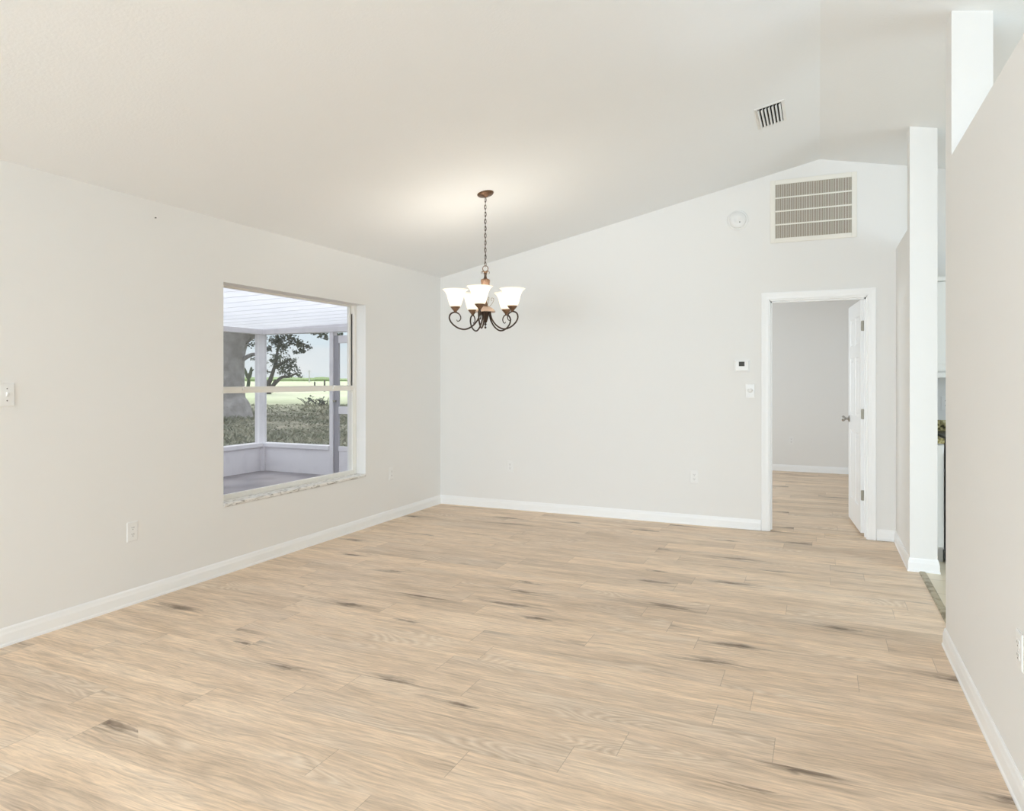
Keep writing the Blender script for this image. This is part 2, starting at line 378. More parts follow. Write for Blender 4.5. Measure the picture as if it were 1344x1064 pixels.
def marble_mat():
    m, t, b = new_mat('sill_marble'); N = t.nodes.new; L = t.links.new
    tcn = N('ShaderNodeTexCoord'); mp = N('ShaderNodeMapping'); mp.inputs['Scale'].default_value = (3, 1, 4); L(tcn.outputs['Object'], mp.inputs[0])
    n = N('ShaderNodeTexNoise'); n.inputs['Scale'].default_value = 14; n.inputs['Detail'].default_value = 7; n.inputs['Distortion'].default_value = 1.2; L(mp.outputs[0], n.inputs['Vector'])
    r = N('ShaderNodeValToRGB'); L(n.outputs['Fac'], r.inputs[0]); el = r.color_ramp.elements
    el[0].position = 0.34; el[0].color = (0.34, 0.32, 0.29, 1); el[1].position = 0.5; el[1].color = (0.80, 0.785, 0.75, 1)
    L(r.outputs[0], b.inputs['Base Color']); b.inputs['Roughness'].default_value = 0.3
    return m
M_marble = marble_mat()
def ground_mat():
    m, t, b = new_mat('yard_ground'); N = t.nodes.new; L = t.links.new
    geo = N('ShaderNodeNewGeometry')
    n = N('ShaderNodeTexNoise'); n.inputs['Scale'].default_value = 1.3; n.inputs['Detail'].default_value = 8; L(geo.outputs['Position'], n.inputs['Vector'])
    r = N('ShaderNodeValToRGB'); L(n.outputs['Fac'], r.inputs[0]); el = r.color_ramp.elements
    el[0].position = 0.35; el[0].color = (0.17, 0.175, 0.12, 1); el[1].position = 0.65; el[1].color = (0.39, 0.36, 0.28, 1)
    n2 = N('ShaderNodeTexNoise'); n2.inputs['Scale'].default_value = 0.25; n2.inputs['Detail'].default_value = 5; L(geo.outputs['Position'], n2.inputs['Vector'])
    r2 = N('ShaderNodeValToRGB'); L(n2.outputs['Fac'], r2.inputs[0]); e2 = r2.color_ramp.elements
    e2[0].position = 0.35; e2[0].color = (0.44, 0.50, 0.29, 1); e2[1].position = 0.65; e2[1].color = (0.56, 0.58, 0.41, 1)
    ln = N('ShaderNodeVectorMath'); ln.operation = 'LENGTH'; L(geo.outputs['Position'], ln.inputs[0])
    mr = N('ShaderNodeMapRange'); L(ln.outputs['Value'], mr.inputs[0]); mr.inputs[1].default_value = 24; mr.inputs[2].default_value = 31   # mown pasture starts past the weedy yard
    mx = N('ShaderNodeMixRGB'); L(mr.outputs[0], mx.inputs[0]); L(r.outputs[0], mx.inputs[1]); L(r2.outputs[0], mx.inputs[2])
    L(mx.outputs[0], b.inputs['Base Color']); b.inputs['Roughness'].default_value = 0.95; b.inputs['Specular IOR Level'].default_value = 0.1
    return m
M_ground = ground_mat()

# ------------------------------------------------------------------ room dimensions
XL, YB, XR0, XR1, YN = -3.69, 6.388, 0.575, 0.740, -6.5
XE = 3.705
SL, XRIDGE, ZRIDGE = 0.2118, 0.008, 3.190
TW = 0.12
def zc(x): return ZRIDGE - SL * abs(x - XRIDGE)
STRUCT = 'structure'

# left wall with the window opening and an added one for the left fill
WY0, WY1, WZ0, WZ1 = 3.458, 5.062, 0.452, 1.985
bm = bmesh.new(); grid_wall(bm, 'x', XL - 0.20, XL, [YN, YB + TW], [-0.02, 2.75], [(WY0, WY1, WZ0, WZ1), (-3.0, -1.4, 0.55, 2.05)])
link('wall_left', bm, M_wall, kind=STRUCT)
# gable wall at the back, door opening
DX0, DX1, DZ = -0.397, 0.372, 2.018
bm = bmesh.new(); grid_wall(bm, 'y', YB, YB + TW, [XL - 0.0, XE], [-0.02, 2.40], [(DX0, DX1, -0.02, DZ)])
prism(bm, [(XL, 2.40), (XE, 2.40), (XE, 2.52), (XRIDGE, ZRIDGE + 0.12), (XL, 2.52)], 'y', YB, YB + TW)
link('wall_back', bm, M_wall, kind=STRUCT)
# ceiling: two slopes meeting in a ridge
bm = bmesh.new()
prism(bm, [(XL - 0.1, zc(XL - 0.1)), (XRIDGE, ZRIDGE), (XE + 0.1, zc(XE + 0.1)), (XE + 0.1, zc(XE + 0.1) + 0.2), (XRIDGE, ZRIDGE + 0.2), (XL - 0.1, zc(XL - 0.1) + 0.2)], 'y', YN - 0.12, YB)
link('ceiling', bm, M_ceil, kind=STRUCT)
# rear wall behind the camera with two made-up openings that let light in
bm = bmesh.new(); grid_wall(bm, 'y', YN - TW, YN, [XL, XE], [-0.02, 2.40], [(-3.35, 0.25, 0.02, 2.15), (1.2, 3.2, 0.35, 2.15)])
prism(bm, [(XL, 2.40), (XE, 2.40), (XE, zc(XE)), (XRIDGE, ZRIDGE + 0.12), (XL, zc(XL))], 'y', YN - TW, YN)
link('wall_rear', bm, M_wall, kind=STRUCT)
# outer kitchen wall
bm = bmesh.new(); grid_wall(bm, 'x', XE, XE + 0.2, [YN, YB + TW], [-0.02, 2.6], [(1.8, 4.2, 0.8, 2.1)])  # opening added for the kitchen fill light
link('wall_kitchen', bm, M_wall, kind=STRUCT)
# half-height partitions with a plant shelf on top and columns to the ceiling
ZH = 2.385
link('wall_right', bx(XR0, XR1, YN, 3.981, -0.02, ZH), M_wall, kind=STRUCT)
link('wall_side', bx(XR0, XR1, 5.455, YB, -0.02, ZH), M_wall, kind=STRUCT)
for nm, y0, y1 in (('pillar_near', 3.822, 3.981), ('pillar_far', 5.455, 5.600)):
    bm = bmesh.new(); prism(bm, [(XR0, ZH), (XR1, ZH), (XR1, zc(XR1) + .02), (XR0, zc(XR0) + .02)], 'y', y0, y1)
    link(nm, bm, M_wall, kind=STRUCT)
# floors
link('floor', bx(XL - .05, 0.655, YN, YB + 0.02, -0.10, 0.0), M_plank, kind=STRUCT)
link('floor_kitchen', bx(0.655, XE, YN, YB, -0.10, 0.0), M_tile, kind=STRUCT)
link('floor_bedroom', bx(-2.8, 1.6, YB + 0.02, 10.66, -0.10, 0.0), M_plank, kind=STRUCT)
bm = bmesh.new(); prism(bm, [(0.628, 0), (0.672, 0), (0.664, 0.008), (0.636, 0.008)], 'y', 3.99, 5.44)
link('trim_1', bm, M_strip, kind=STRUCT)
bm = bmesh.new(); prism(bm, [(YB + .03, 0), (YB + .075, 0), (YB + .068, 0.005), (YB + .037, 0.005)], 'x', DX0, DX1)
link('trim_2', bm, M_plank, kind=STRUCT)

# baseboards: moulded profile (distance off wall, height)
BP = [(0, 0), (0.016, 0), (0.016, 0.010), (0.012, 0.016), (0.0115, 0.060), (0.009, 0.070), (0.007, 0.084), (0.003, 0.092), (0, 0.092)]
def base_run(bm, p, q, n, ea=0, eb=0):
    """baseboard from p to q (xy), n = unit vector off the wall; ea/eb = mitre: +1 outside corner, -1 inside corner, 0 square"""
    p = Vector(p); q = Vector(q); n = Vector(n); d = (q - p).normalized()
    A = [bm.verts.new((*(p + n * o - d * o * ea), z)) for o, z in BP]
    B = [bm.verts.new((*(q + n * o + d * o * eb), z)) for o, z in BP]
    k = len(BP)
    bm.faces.new(A); bm.faces.new(B[::-1])
    for i in range(k): bm.faces.new((A[i], B[i], B[(i + 1) % k], A[(i + 1) % k]))
bm = bmesh.new(); base_run(bm, (XL, YN), (XL, YB), (1, 0), 0, -1); link('baseboard_left', bm, M_trim, kind=STRUCT)
bm = bmesh.new(); base_run(bm, (XL, YB), (-0.463, YB), (0, -1), -1, 0); base_run(bm, (0.438, YB), (XR0, YB), (0, -1), 0, -1); link('baseboard_back', bm, M_trim, kind=STRUCT)
bm = bmesh.new(); base_run(bm, (XR0, YB), (XR0, 5.455), (-1, 0), -1, 1); base_run(bm, (XR0, 5.455), (XR1, 5.455), (0, -1), 1, 1); base_run(bm, (XR1, 5.455), (XR1, 5.70), (1, 0), 1, 0)
link('baseboard_side', bm, M_trim, kind=STRUCT)
bm = bmesh.new(); base_run(bm, (XR0, YN), (XR0, 3.981), (-1, 0), 0, 1); base_run(bm, (XR0, 3.981), (XR1, 3.981), (0, 1), 1, 1); base_run(bm, (XR1, 3.981), (XR1, YN), (1, 0), 1, 0)
link('baseboard_right', bm, M_trim, kind=STRUCT)

# bedroom beyond the door
BY1 = 10.66
bm = bmesh.new()
box(bm, -2.8, 1.6, BY1, BY1 + .1, -0.02, 2.44)
link('wall_bedroom_far', bm, M_wall, kind=STRUCT)
bm = bmesh.new(); grid_wall(bm, 'x', -2.9, -2.8, [YB + TW, BY1 + .1], [-0.02, 2.44], [(7.9, 9.5, 0.6, 2.05)])  # unseen opening added for the bedroom fill light
link('wall_bedroom_left', bm, M_wall, kind=STRUCT)
link('wall_bedroom_right', bx(1.6, 1.7, YB + TW, BY1 + .1, -0.02, 2.44), M_wall, kind=STRUCT)
link('ceiling_bedroom', bx(-2.9, 1.7, YB + TW, BY1 + .1, 2.44, 2.54), M_ceil, kind=STRUCT)
bm = bmesh.new(); base_run(bm, (-2.8, BY1), (1.6, BY1), (0, -1)); link('baseboard_bedroom', bm, M_trim, kind=STRUCT)

# ------------------------------------------------------------------ door: casing, jamb, open slab
door = tag(empty('door_1', ((DX0 + DX1) / 2, YB, 0)), 'white interior door standing open into the bedroom', None, None, STRUCT)
def world_child(o, parent):            # keep world coordinates when parenting to a placed empty
    o.parent = parent; o.matrix_parent_inverse = parent.matrix_basis.inverted() if parent.matrix_basis else Matrix()
    return o
def wlink(name, bm, mat, parent, **k):
    return world_child(link(name, bm, mat, None, **k), parent)
CW, CT = 0.064, 0.018
bm = bmesh.new()
CP = [(0.0, 0.008), (0.010, 0.012), (0.030, 0.013), (0.050, 0.017), (0.060, 0.018), (0.064, 0.016), (0.064, 0.0), (0.0, 0.0)]   # (out from opening, off wall)
path = [(DX0 + .004, 0.0), (DX0 + .004, DZ - .004), (DX1 - .004, DZ - .004), (DX1 - .004, 0.0)]
def casing(bm, y, sgn):
    rings = []
    outs = [(-1, 0), (-1, 1), (1, 1), (1, 0)]
    for (px, pz), (ox, oz) in zip(path, outs):
        rings.append([bm.verts.new((px + ox * u, y + sgn * t, pz + oz * u)) for u, t in CP])
    n = len(CP)
    for a in range(3):
        for i in range(n): bm.faces.new((rings[a][i], rings[a][(i + 1) % n], rings[a + 1][(i + 1) % n], rings[a + 1][i]))
    bm.faces.new(rings[0]); bm.faces.new(rings[3][::-1])
casing(bm, YB, -1); casing(bm, YB + TW, 1)
wlink('casing', bm, M_trim, door)
bm = bmesh.new()
JT = 0.012
box(bm, DX0 - .001, DX0 + JT, YB, YB + TW, 0, DZ); box(bm, DX1 - JT, DX1 + .001, YB, YB + TW, 0, DZ); box(bm, DX0, DX1, YB, YB + TW, DZ - JT, DZ)
box(bm, DX0 + JT, DX0 + JT + .012, YB + .045, YB + .078, 0, DZ - JT); box(bm, DX0 + JT, DX1 - JT, YB + .045, YB + .078, DZ - JT - .012, DZ - JT); box(bm, DX1 - JT - .012, DX1 - JT, YB + .045, YB + .078, 0, DZ - JT)
wlink('jamb', bm, M_trim, door)
# slab: closed along local -x, swung open about the hinge
slab = link('door_slab', bmesh.new(), M_trim)
bm = bmesh.new(); SW, ST, SH0, SH1 = 0.745, 0.035, 0.028, 1.995
us = [-SW, -SW + .11, -SW / 2 - .045, -SW / 2 + .045, -.11, -.003]; vs = [SH0, .24, .86, 1.0, 1.52, 1.62, 1.87, SH1]
def slab_face(y, sgn):
    grid = [[bm.verts.new((u, y, v)) for v in vs] for u in us]
    for i in range(5):
        for j in range(7):
            q = [grid[i][j], grid[i + 1][j], grid[i + 1][j + 1], grid[i][j + 1]]
            if i in (1, 3) and j in (1, 3, 5):
                u0, u1, v0, v1 = us[i], us[i + 1], vs[j], vs[j + 1]
                prev = q
                for ins, dep in ((.012, .007), (.030, .007), (.048, .002)):
                    cur = [bm.verts.new((a, y - sgn * dep, c)) for a, c in ((u0 + ins, v0 + ins), (u1 - ins, v0 + ins), (u1 - ins, v1 - ins), (u0 + ins, v1 - ins))]
                    for k in range(4): bm.faces.new((prev[k], prev[(k + 1) % 4], cur[(k + 1) % 4], cur[k]))
                    prev = cur
                bm.faces.new(prev)
            else: bm.faces.new(q)
    return grid
ga = slab_face(-ST, -1); gb = slab_face(0.0, 1)
for i in range(5):
    for j in (0, 7): bm.faces.new((ga[i][j], ga[i + 1][j], gb[i + 1][j], gb[i][j]))
for j in range(7):
    for i in (0, 5): bm.faces.new((ga[i][j], ga[i][j + 1], gb[i][j + 1], gb[i][j]))
bmesh.ops.recalc_face_normals(bm, faces=bm.faces); bm.to_mesh(slab.data); bm.free()
slab.location = (DX1 - JT - .002, YB + 0.105, 0); slab.rotation_euler = (0, 0, R(-85.0))
world_child(slab, door)
def hinge(z):
    bm = bmesh.new()
    # leaf let into the door edge, with rounded corners
    pts = []
    for cx, cz, a0 in ((-ST + .010, z - .036, 180), (-.006, z - .036, 270), (-.006, z + .036, 0), (-ST + .010, z + .036, 90)):
        for k in range(5):
            a = R(a0 + 90 * k / 4); pts.append((cx + .007 * math.cos(a), cz + .007 * math.sin(a)))
    prism(bm, pts, 'x', -.0035, .0005)
    for k in range(5):
        z0 = z - .043 + k * .0175
        lathe(bm, [(0.0062, z0), (0.0062, z0 + .0165)], 12, (0.004, 0.004, 0))
    for dz in (-.03, 0, .03):
        for dy in (-.024, -.012):
            lathe(bm, [(0.0, 0), (.0032, 0), (.0030, .001)], 8, M=Matrix.Translation((.0005, dy, z + dz)) @ Matrix.Rotation(R(90), 4, 'Y'))
    return link('hinge', bm, M_nickel, slab)
for z in (0.345, 1.03, 1.775): hinge(z)
bm = bmesh.new()
KX, KZ = -SW + .062, 0.955
for sgn, y in ((-1, -ST), (1, 0.0)):
    Mk = Matrix.Translation((KX, y, KZ)) @ Matrix.Rotation(R(90 if sgn < 0 else -90), 4, 'X')
    lathe(bm, [(0.0, 0), (.030, 0), (.030, .004), (.024, .009), (.012, .012), (.010, .030), (.016, .034), (.026, .044), (.0275, .054), (.022, .064), (.0, .067)], 24, M=Mk, cap=False)
link('door_knob', bm, plain('satin_nickel', (0.42, 0.40, 0.37), 0.3, 0.95), slab, smooth=True)

# ------------------------------------------------------------------ window
win = tag(empty('window_1', (XL, (WY0 + WY1) / 2, WZ0)), 'single-hung aluminium window in the left wall', None, None, STRUCT)
FX0, FX1 = XL - 0.165, XL - 0.100                # frame depth range
SILL = 0.478
bm = bmesh.new()
fw = 0.028
HZ = WZ1 + 0.030      # the frame head sits behind the plaster return
box(bm, FX0, FX1, WY0, WY0 + fw, SILL, HZ); box(bm, FX0, FX1, WY1 - fw, WY1, SILL, HZ)
box(bm, FX0, FX1, WY0 + fw, WY1 - fw, HZ - fw, HZ); box(bm, FX0, FX1, WY0 + fw, WY1 - fw, SILL, SILL + .014)
wlink('window_frame', bm, M_alum, win, bevel=0.002)
ZM = 1.238
def sash(name, z0, z1, x0, x1, side, top, bot, lab=None):
    bm = bmesh.new(); y0, y1 = WY0 + fw, WY1 - fw
    box(bm, x0, x1, y0, y0 + side, z0, z1); box(bm, x0, x1, y1 - side, y1, z0, z1)
    box(bm, x0, x1, y0 + side, y1 - side, z0, z0 + bot); box(bm, x0, x1, y0 + side, y1 - side, z1 - top, z1)
    s = wlink(name, bm, M_alum, win, bevel=0.002)
    g = link('glass_pane', bx((x0 + x1) / 2 - .002, (x0 + x1) / 2 + .002, y0 + side - .004, y1 - side + .004, z0 + bot - .004, z1 - top + .004), M_glass, None)
    g.parent = s
    return s
up = sash('upper_sash', ZM + .006, HZ - fw, FX0 + .006, FX0 + .030, 0.030, 0.016, 0.026)
lo = sash('lower_sash', SILL + .014, ZM + .022, FX0 + .034, FX0 + .060, 0.018, 0.036, 0.022)
bm = bmesh.new()
for y in (WY0 + .30, WY1 - .30):
    box(bm, FX1 - .012, FX1 + .006, y - .03, y + .03, ZM + .004, ZM + .022)
    lathe(bm, [(0.012, ZM + .022), (.012, ZM + .032), (.006, ZM + .034)], 12, (FX1 - .004, y, 0))
o = link('sash_latch', bm, M_alum, None); o.parent = lo
bm = bmesh.new(); box(bm, FX0 + .033, FX0 + .040, WY1 - fw - .006, WY1 - fw - .0005, ZM + .03, WZ1 - fw - .05)
wlink('weatherstrip', bm, M_black, win)
bm = bmesh.new()
for y in (WY0 + fw + .010, WY1 - fw - .010): pass
bm.free()
sill = wlink('window_sill', bx(XL - 0.16, XL + 0.006, WY0 + .001, WY1 - .001, WZ0 + .001, SILL), M_marble, win, bevel=0.006)

# ------------------------------------------------------------------ small fittings
def wallframe(loc, n):
    """local x along the wall, y out of the wall, z up"""
    return loc, math.atan2(n[1], n[0]) - math.pi / 2
def place(root, loc, n):
    root.location = loc; root.rotation_euler = (0, 0, wallframe(loc, n)[1])
def plate_bm(w=0.070, h=0.115, t=0.005, e=0.005):
    bm = bmesh.new()
    a = [(-w / 2, -h / 2), (w / 2, -h / 2), (w / 2, h / 2), (-w / 2, h / 2)]
    A = [bm.verts.new((x, 0, z)) for x, z in a]; B = [bm.verts.new((x, t * .5, z)) for x, z in a]
    C = [bm.verts.new((x - math.copysign(e, x), t, z - math.copysign(e, z))) for x, z in a]
    for P, Q in ((A, B), (B, C)):
        for i in range(4): bm.faces.new((P[i], P[(i + 1) % 4], Q[(i + 1) % 4], Q[i]))
    bm.faces.new(A[::-1]); bm.faces.new(C)
    return bm
def disc_y(bm, cx, cz, y, r, d, seg=12):
    lathe(bm, [(r, 0), (r, d)], seg, M=Matrix.Translation((cx, y, cz)) @ Matrix.Rotation(R(-90), 4, 'X'))
def make_outlet():
    root = empty('wall_outlet', (0, 0, 0))
    link('cover_plate', plate_bm(), M_plate, root)
    for s in (-1, 1):
        bm = bmesh.new(); cz = s * 0.0195
        pts = []
        for k in range(24):
            a = 2 * math.pi * k / 24; pts.append((.0172 * math.cos(a), cz + max(-.0125, min(.0125, .0172 * math.sin(a)))))
        prism(bm, pts, 'y', 0.004, 0.0068)
        f = link('receptacle', bm, M_plate, root)
        bm = bmesh.new()
        box(bm, -.0078, -.0052, .0060, .0072, cz + .000, cz + .0085); box(bm, .0052, .0078, .0060, .0072, cz + .001, cz + .0080)
        disc_y(bm, 0, cz - .0065, .0060, .0027, .0012)
        link('slot', bm, M_slot, f)
    bm = bmesh.new(); disc_y(bm, 0, 0, .0045, .003, .0015); link('screw', bm, M_plate, root)
    return root
def children(o): return [c for c in bpy.data.objects if c.parent == o]
def copy_tree(o, parent=None):
    c = o.copy(); col.objects.link(c)
    if parent: c.parent = parent
    for ch in children(o):
        copy_tree(ch, c)
    return c
outlets = [
    ((XL, 2.779, 0.428), (1, 0), 'white duplex outlet low on left wall between light switch and window'),
    ((XL, 5.461, 0.432), (1, 0), 'white duplex outlet low on left wall between window and corner'),
    ((-2.873, YB, 0.436), (0, -1), 'white duplex outlet on back wall below the chandelier, near the corner'),
    ((-1.034, YB, 0.434), (0, -1), 'white duplex outlet low on back wall beside the doorway, below the thermostat'),
    ((XR0, 2.606, 0.478), (-1, 0), 'white duplex outlet on the right partition at the edge of the frame'),
    ((-0.359, BY1, 0.444), (0, -1), 'white duplex outlet on bedroom wall, seen through the open doorway'),
    ((0.925, YB, 1.13), (0, -1), 'white duplex outlet on kitchen wall above the granite backsplash'),
]
proto = make_outlet()
for i, (loc, n, lab) in enumerate(outlets):
    o = proto if i == 0 else copy_tree(proto)
    place(o, loc, n); tag(o, lab, 'outlet', 'duplex wall outlets')

# toggle switch at the left edge
sw = empty('light_switch', (0, 0, 0)); place(sw, (XL, 2.092, 1.247), (1, 0))
tag(sw, 'white toggle light switch on the left wall, left of the window', 'switch')
link('cover_plate', plate_bm(0.072, 0.118, 0.009, 0.004), M_plate, sw)
bm = bmesh.new(); prism(bm, [(.007, -.012), (.010, -.012), (.022, .008), (.021, .012), (.007, .012)], 'x', -.005, .005); link('toggle', bm, M_plate, sw, bevel=.001)
for z in (-.030, .030):
    bm = bmesh.new(); disc_y(bm, 0, z, .0085, .0032, .0012); link('screw', bm, M_slot, sw)

# thermostat
th = empty('thermostat', (0, 0, 0)); place(th, (-0.618, YB, 1.443), (0, -1))
tag(th, 'white wall thermostat with small dark display beside the doorway', 'thermostat')
link('backplate', bx(-.066, .066, 0, .008, -.054, .054), M_plate, th, bevel=.003)
link('housing', bx(-.058, .058, .008, .028, -.047, .047), M_plate, th, bevel=.006)
link('display', bx(-.022, .026, .0275, .0292, -.004, .036), M_lcd, th)
for z in (.022, .002):
    bm = bmesh.new(); prism(bm, [(-.048, z), (-.030, z), (-.039, z + .012)] if z > .01 else [(-.048, z + .012), (-.030, z + .012), (-.039, z)], 'y', .0278, .030); link('button', bm, M_cream, th)
# plate with an oval knob
pk = empty('wall_control', (0, 0, 0)); place(pk, (-0.551, YB, 1.221), (0, -1))
tag(pk, 'small white wall plate with oval knob below the thermostat', 'switch')
link('cover_plate', plate_bm(0.078, 0.122, 0.007, 0.004), M_plate, pk)
bm = bmesh.new()
lathe(bm, [(.024, 0), (.024, .003), (.019, .006), (.0185, .018), (.015, .021), (0, .0215)], 28, M=Matrix.Translation((0, .006, .004)) @ Matrix.Scale(.72, 4, Vector((0, 0, 1))) @ Matrix.Rotation(R(-90), 4, 'X'), cap=False)
link('knob', bm, M_plate, pk, smooth=True)
# smoke detector
sd = empty('smoke_detector', (0, 0, 0)); place(sd, (-0.655, YB, 2.735), (0, -1))
tag(sd, 'round white smoke detector on back wall left of return grille', 'smoke detector')
Ry = Matrix.Rotation(R(-90), 4, 'X')
bm = bmesh.new(); lathe(bm, [(.088, 0), (.088, .008), (.083, .012), (0, .012)], 40, M=Ry, cap=False); link('mounting_base', bm, M_plate, sd, smooth=False)
bm = bmesh.new(); lathe(bm, [(.074, .012), (.072, .030), (.064, .038), (.040, .044), (.026, .046), (.024, .044), (0, .044)], 40, M=Ry, cap=False); link('cover', bm, M_plate, sd, smooth=True)
bm = bmesh.new(); disc_y(bm, -.020, -.026, .040, .0055, .006); link('indicator', bm, M_slot, sd)
bm = bmesh.new(); disc_y(bm, -.004, -.012, .044, .011, .003); link('test_button', bm, M_plate, sd)
# nail
nl = empty('nail', (XL, 2.929, 2.305)); tag(nl, 'tiny dark nail in the left wall high up near the ceiling', 'nail')
bm = bmesh.new(); lathe(bm, [(.0018, -.002), (.0018, .010), (.0042, .0105), (.0042, .012)], 8, M=Matrix.Rotation(R(90), 4, 'Y')); link('shank', bm, M_nail, nl)

# return air grille
rg = empty('return_air_grille', (0, 0, 0)); place(rg, (-0.046, YB, 2.778), (0, -1))
tag(rg, 'large cream return air grille with brown filter above the doorway', 'vent')
gw, gh, gf = 0.338, 0.272, 0.040
bm = bmesh.new()
def frame_ring(bm, w, h, f, y0, y1):
    box(bm, -w, -w + f, y0, y1, -h, h); box(bm, w - f, w, y0, y1, -h, h); box(bm, -w + f, w - f, y0, y1, -h, -h + f); box(bm, -w + f, w - f, y0, y1, h - f, h)
frame_ring(bm, gw, gh, gf, 0, .014)
link('grille_frame', bm, M_cream, rg, bevel=.003)
link('filter', bx(-gw + gf - .01, gw - gf + .01, .0005, .0015, -gh + gf - .01, gh - gf + .01), M_filter, rg)
for k in (-1, 0, 1):
    z = k * (gh - gf) / 2
    link('cross_bar', bx(-gw + gf, gw - gf, .008, .014, z - .0065, z + .0065), M_cream, rg, bevel=.002)
bm = bmesh.new(); nf = 56
for k in range(nf):
    x = -gw + gf + (k + .5) * 2 * (gw - gf) / nf
    box(bm, x - .0018, x + .0018, .002, .009, -gh + gf, gh - gf)
link('fins', bm, M_cream, rg)
# ceiling supply register, lying in the plane of the left slope
vx, vy = -0.298, 4.992
sv = empty('ceiling_register', (vx, vy, zc(vx))); sv.rotation_euler = (0, -math.atan(SL), 0)
tag(sv, 'small white ceiling air register with curved louvres on sloped ceiling', 'vent')
bm = bmesh.new(); vw, vl, vf = .096, .198, .022
def ring_z(bm, w, l, f, z0, z1):
    box(bm, -w, -w + f, -l, l, z0, z1); box(bm, w - f, w, -l, l, z0, z1); box(bm, -w + f, w - f, -l, -l + f, z0, z1); box(bm, -w + f, w - f, l - f, l, z0, z1)
ring_z(bm, vw, vl, vf, -.005, 0)
link('register_frame', bm, M_plate, sv, bevel=.003)
link('shade_backing', bx(-vw + vf - .002, vw - vf + .002, -vl + vf - .002, vl - vf + .002, -.002, -.0005), M_dark, sv)  # black sheet stands in for the shade inside the vent
for k in range(7):
    x = -vw + vf + (k + .35) * 2 * (vw - vf) / 6.6
    bm = bmesh.new()
    pts = []
    for j in range(6):
        a = R(90 * j / 5); pts.append((x - .013 * (1 - math.cos(a)) + .002, -.002 - .013 * math.sin(a)))
    pts2 = [(a - .0016, b) for a, b in pts[::-1]]
    prism(bm, pts + pts2, 'y', -vl + vf, vl - vf)
    link('louvre', bm, M_plate, sv)

# ------------------------------------------------------------------ chandelier
CX, CY = -2.267, 4.59
CZT = zc(CX)
ch = empty('chandelier', (CX, CY, CZT))
tag(ch, 'bronze five-arm chandelier with lit frosted bell shades hanging on a chain', 'chandelier')
def zz(z): return z - CZT
Mt = Matrix.Rotation(-math.atan(SL), 4, 'Y')
bm = bmesh.new(); lathe(bm, [(0.0, .0), (.062, .0), (.062, -.006), (.055, -.014), (.040, -.019), (.016, -.023), (.011, -.030), (.0, -.031)], 36, M=Mt, cap=False); link('canopy', bm, M_bronze, ch, smooth=True)
bm = bmesh.new()
z1, z0 = zz(2.672), zz(2.166); nlk = 19; step = (z1 - z0) / nlk
for k in range(nlk):
    cz = z1 - (k + .5) * step; hl = step * .72; w = .0068; a0 = (k % 2) * math.pi / 2 + .4
    pts = []
    for j in range(16):
        a = 2 * math.pi * j / 16; s_, c_ = math.sin(a), math.cos(a)
        pts.append((w * c_ * math.cos(a0), w * c_ * math.sin(a0), cz + hl * s_))
    tube(bm, pts, .0019, 6, closed=True)
wire = [(0.004 * math.sin(k * 1.3), 0.004 * math.cos(k * 1.3), z1 - k * (z1 - z0) / 24) for k in range(25)]
tube(bm, spline(wire, 2), .0016, 5)
link('chain', bm, M_iron, ch, smooth=True)
bm = bmesh.new(); tube(bm, [(.020 * math.cos(2 * math.pi * k / 28) * math.cos(.4), .020 * math.cos(2 * math.pi * k / 28) * math.sin(.4), zz(2.147) + .022 * math.sin(2 * math.pi * k / 28)) for k in range(28)], .0030, 8, closed=True); link('hanging_loop', bm, M_bronze, ch, smooth=True)
bm = bmesh.new()
for k in range(6):
    a = 2 * math.pi * k / 6 + .3
    p = [(.006, 2.112), (.014, 2.126), (.024, 2.128), (.031, 2.118), (.028, 2.108)]
    tube(bm, spline([(r * math.cos(a), r * math.sin(a), zz(z)) for r, z in p], 4), .003, 6, taper=lambda t: .0035 * (1 - .6 * t))
link('leaf_collar', bm, M_bronze, ch, smooth=True)
bm = bmesh.new()
lathe(bm, [(0, zz(2.126)), (.008, zz(2.124)), (.009, zz(2.112)), (.013, zz(2.108)), (.009, zz(2.103)), (.010, zz(2.085)), (.015, zz(2.072)), (.020, zz(2.067))], 24, cap=False)
link('neck', bm, M_iron, ch, smooth=True)
bm = bmesh.new()
lathe(bm, [(.018, zz(2.072)), (.031, zz(2.066)), (.033, zz(2.060)), (.032, zz(2.048)), (.028, zz(2.010)), (.026, zz(1.985)), (.019, zz(1.972)), (.013, zz(1.955)), (.012, zz(1.90)), (.018, zz(1.875)), (.030, zz(1.858))], 48, cap=True, flute=(12, .05))
link('fluted_column', bm, M_copper, ch, smooth=True)
bm = bmesh.new()
lathe(bm, [(0, zz(1.866)), (.030, zz(1.864)), (.050, zz(1.855)), (.066, zz(1.840)), (.076, zz(1.828)), (.074, zz(1.823)), (.050, zz(1.826)), (0, zz(1.826))], 40, cap=False)
link('dish', bm, plain('dish_pale_bronze', (0.62, 0.46, 0.36), 0.45, 0.2), ch, smooth=True)
bm = bmesh.new()
lathe(bm, [(.036, zz(1.826)), (.033, zz(1.812)), (.026, zz(1.795)), (.017, zz(1.765)), (.012, zz(1.748)), (.004, zz(1.742))], 24)
for zc_, rr in ((1.7335, .0095), (1.709, .0085)):
    lathe(bm, [(rr * math.sin(math.pi * k / 10) + 1e-7, zz(zc_) - rr * math.cos(math.pi * k / 10)) for k in range(11)], 16, cap=False)
tube(bm, [(0, 0, zz(1.745)), (0, 0, zz(1.705))], .0035, 8)
link('finial', bm, M_iron, ch, smooth=True)
armp = [(.040, 1.829), (.046, 1.795), (.062, 1.758), (.098, 1.718), (.150, 1.694), (.205, 1.704), (.250, 1.738), (.268, 1.775), (.258, 1.806), (.228, 1.819), (.199, 1.808), (.184, 1.783), (.190, 1.760), (.207, 1.753), (.214, 1.764)]
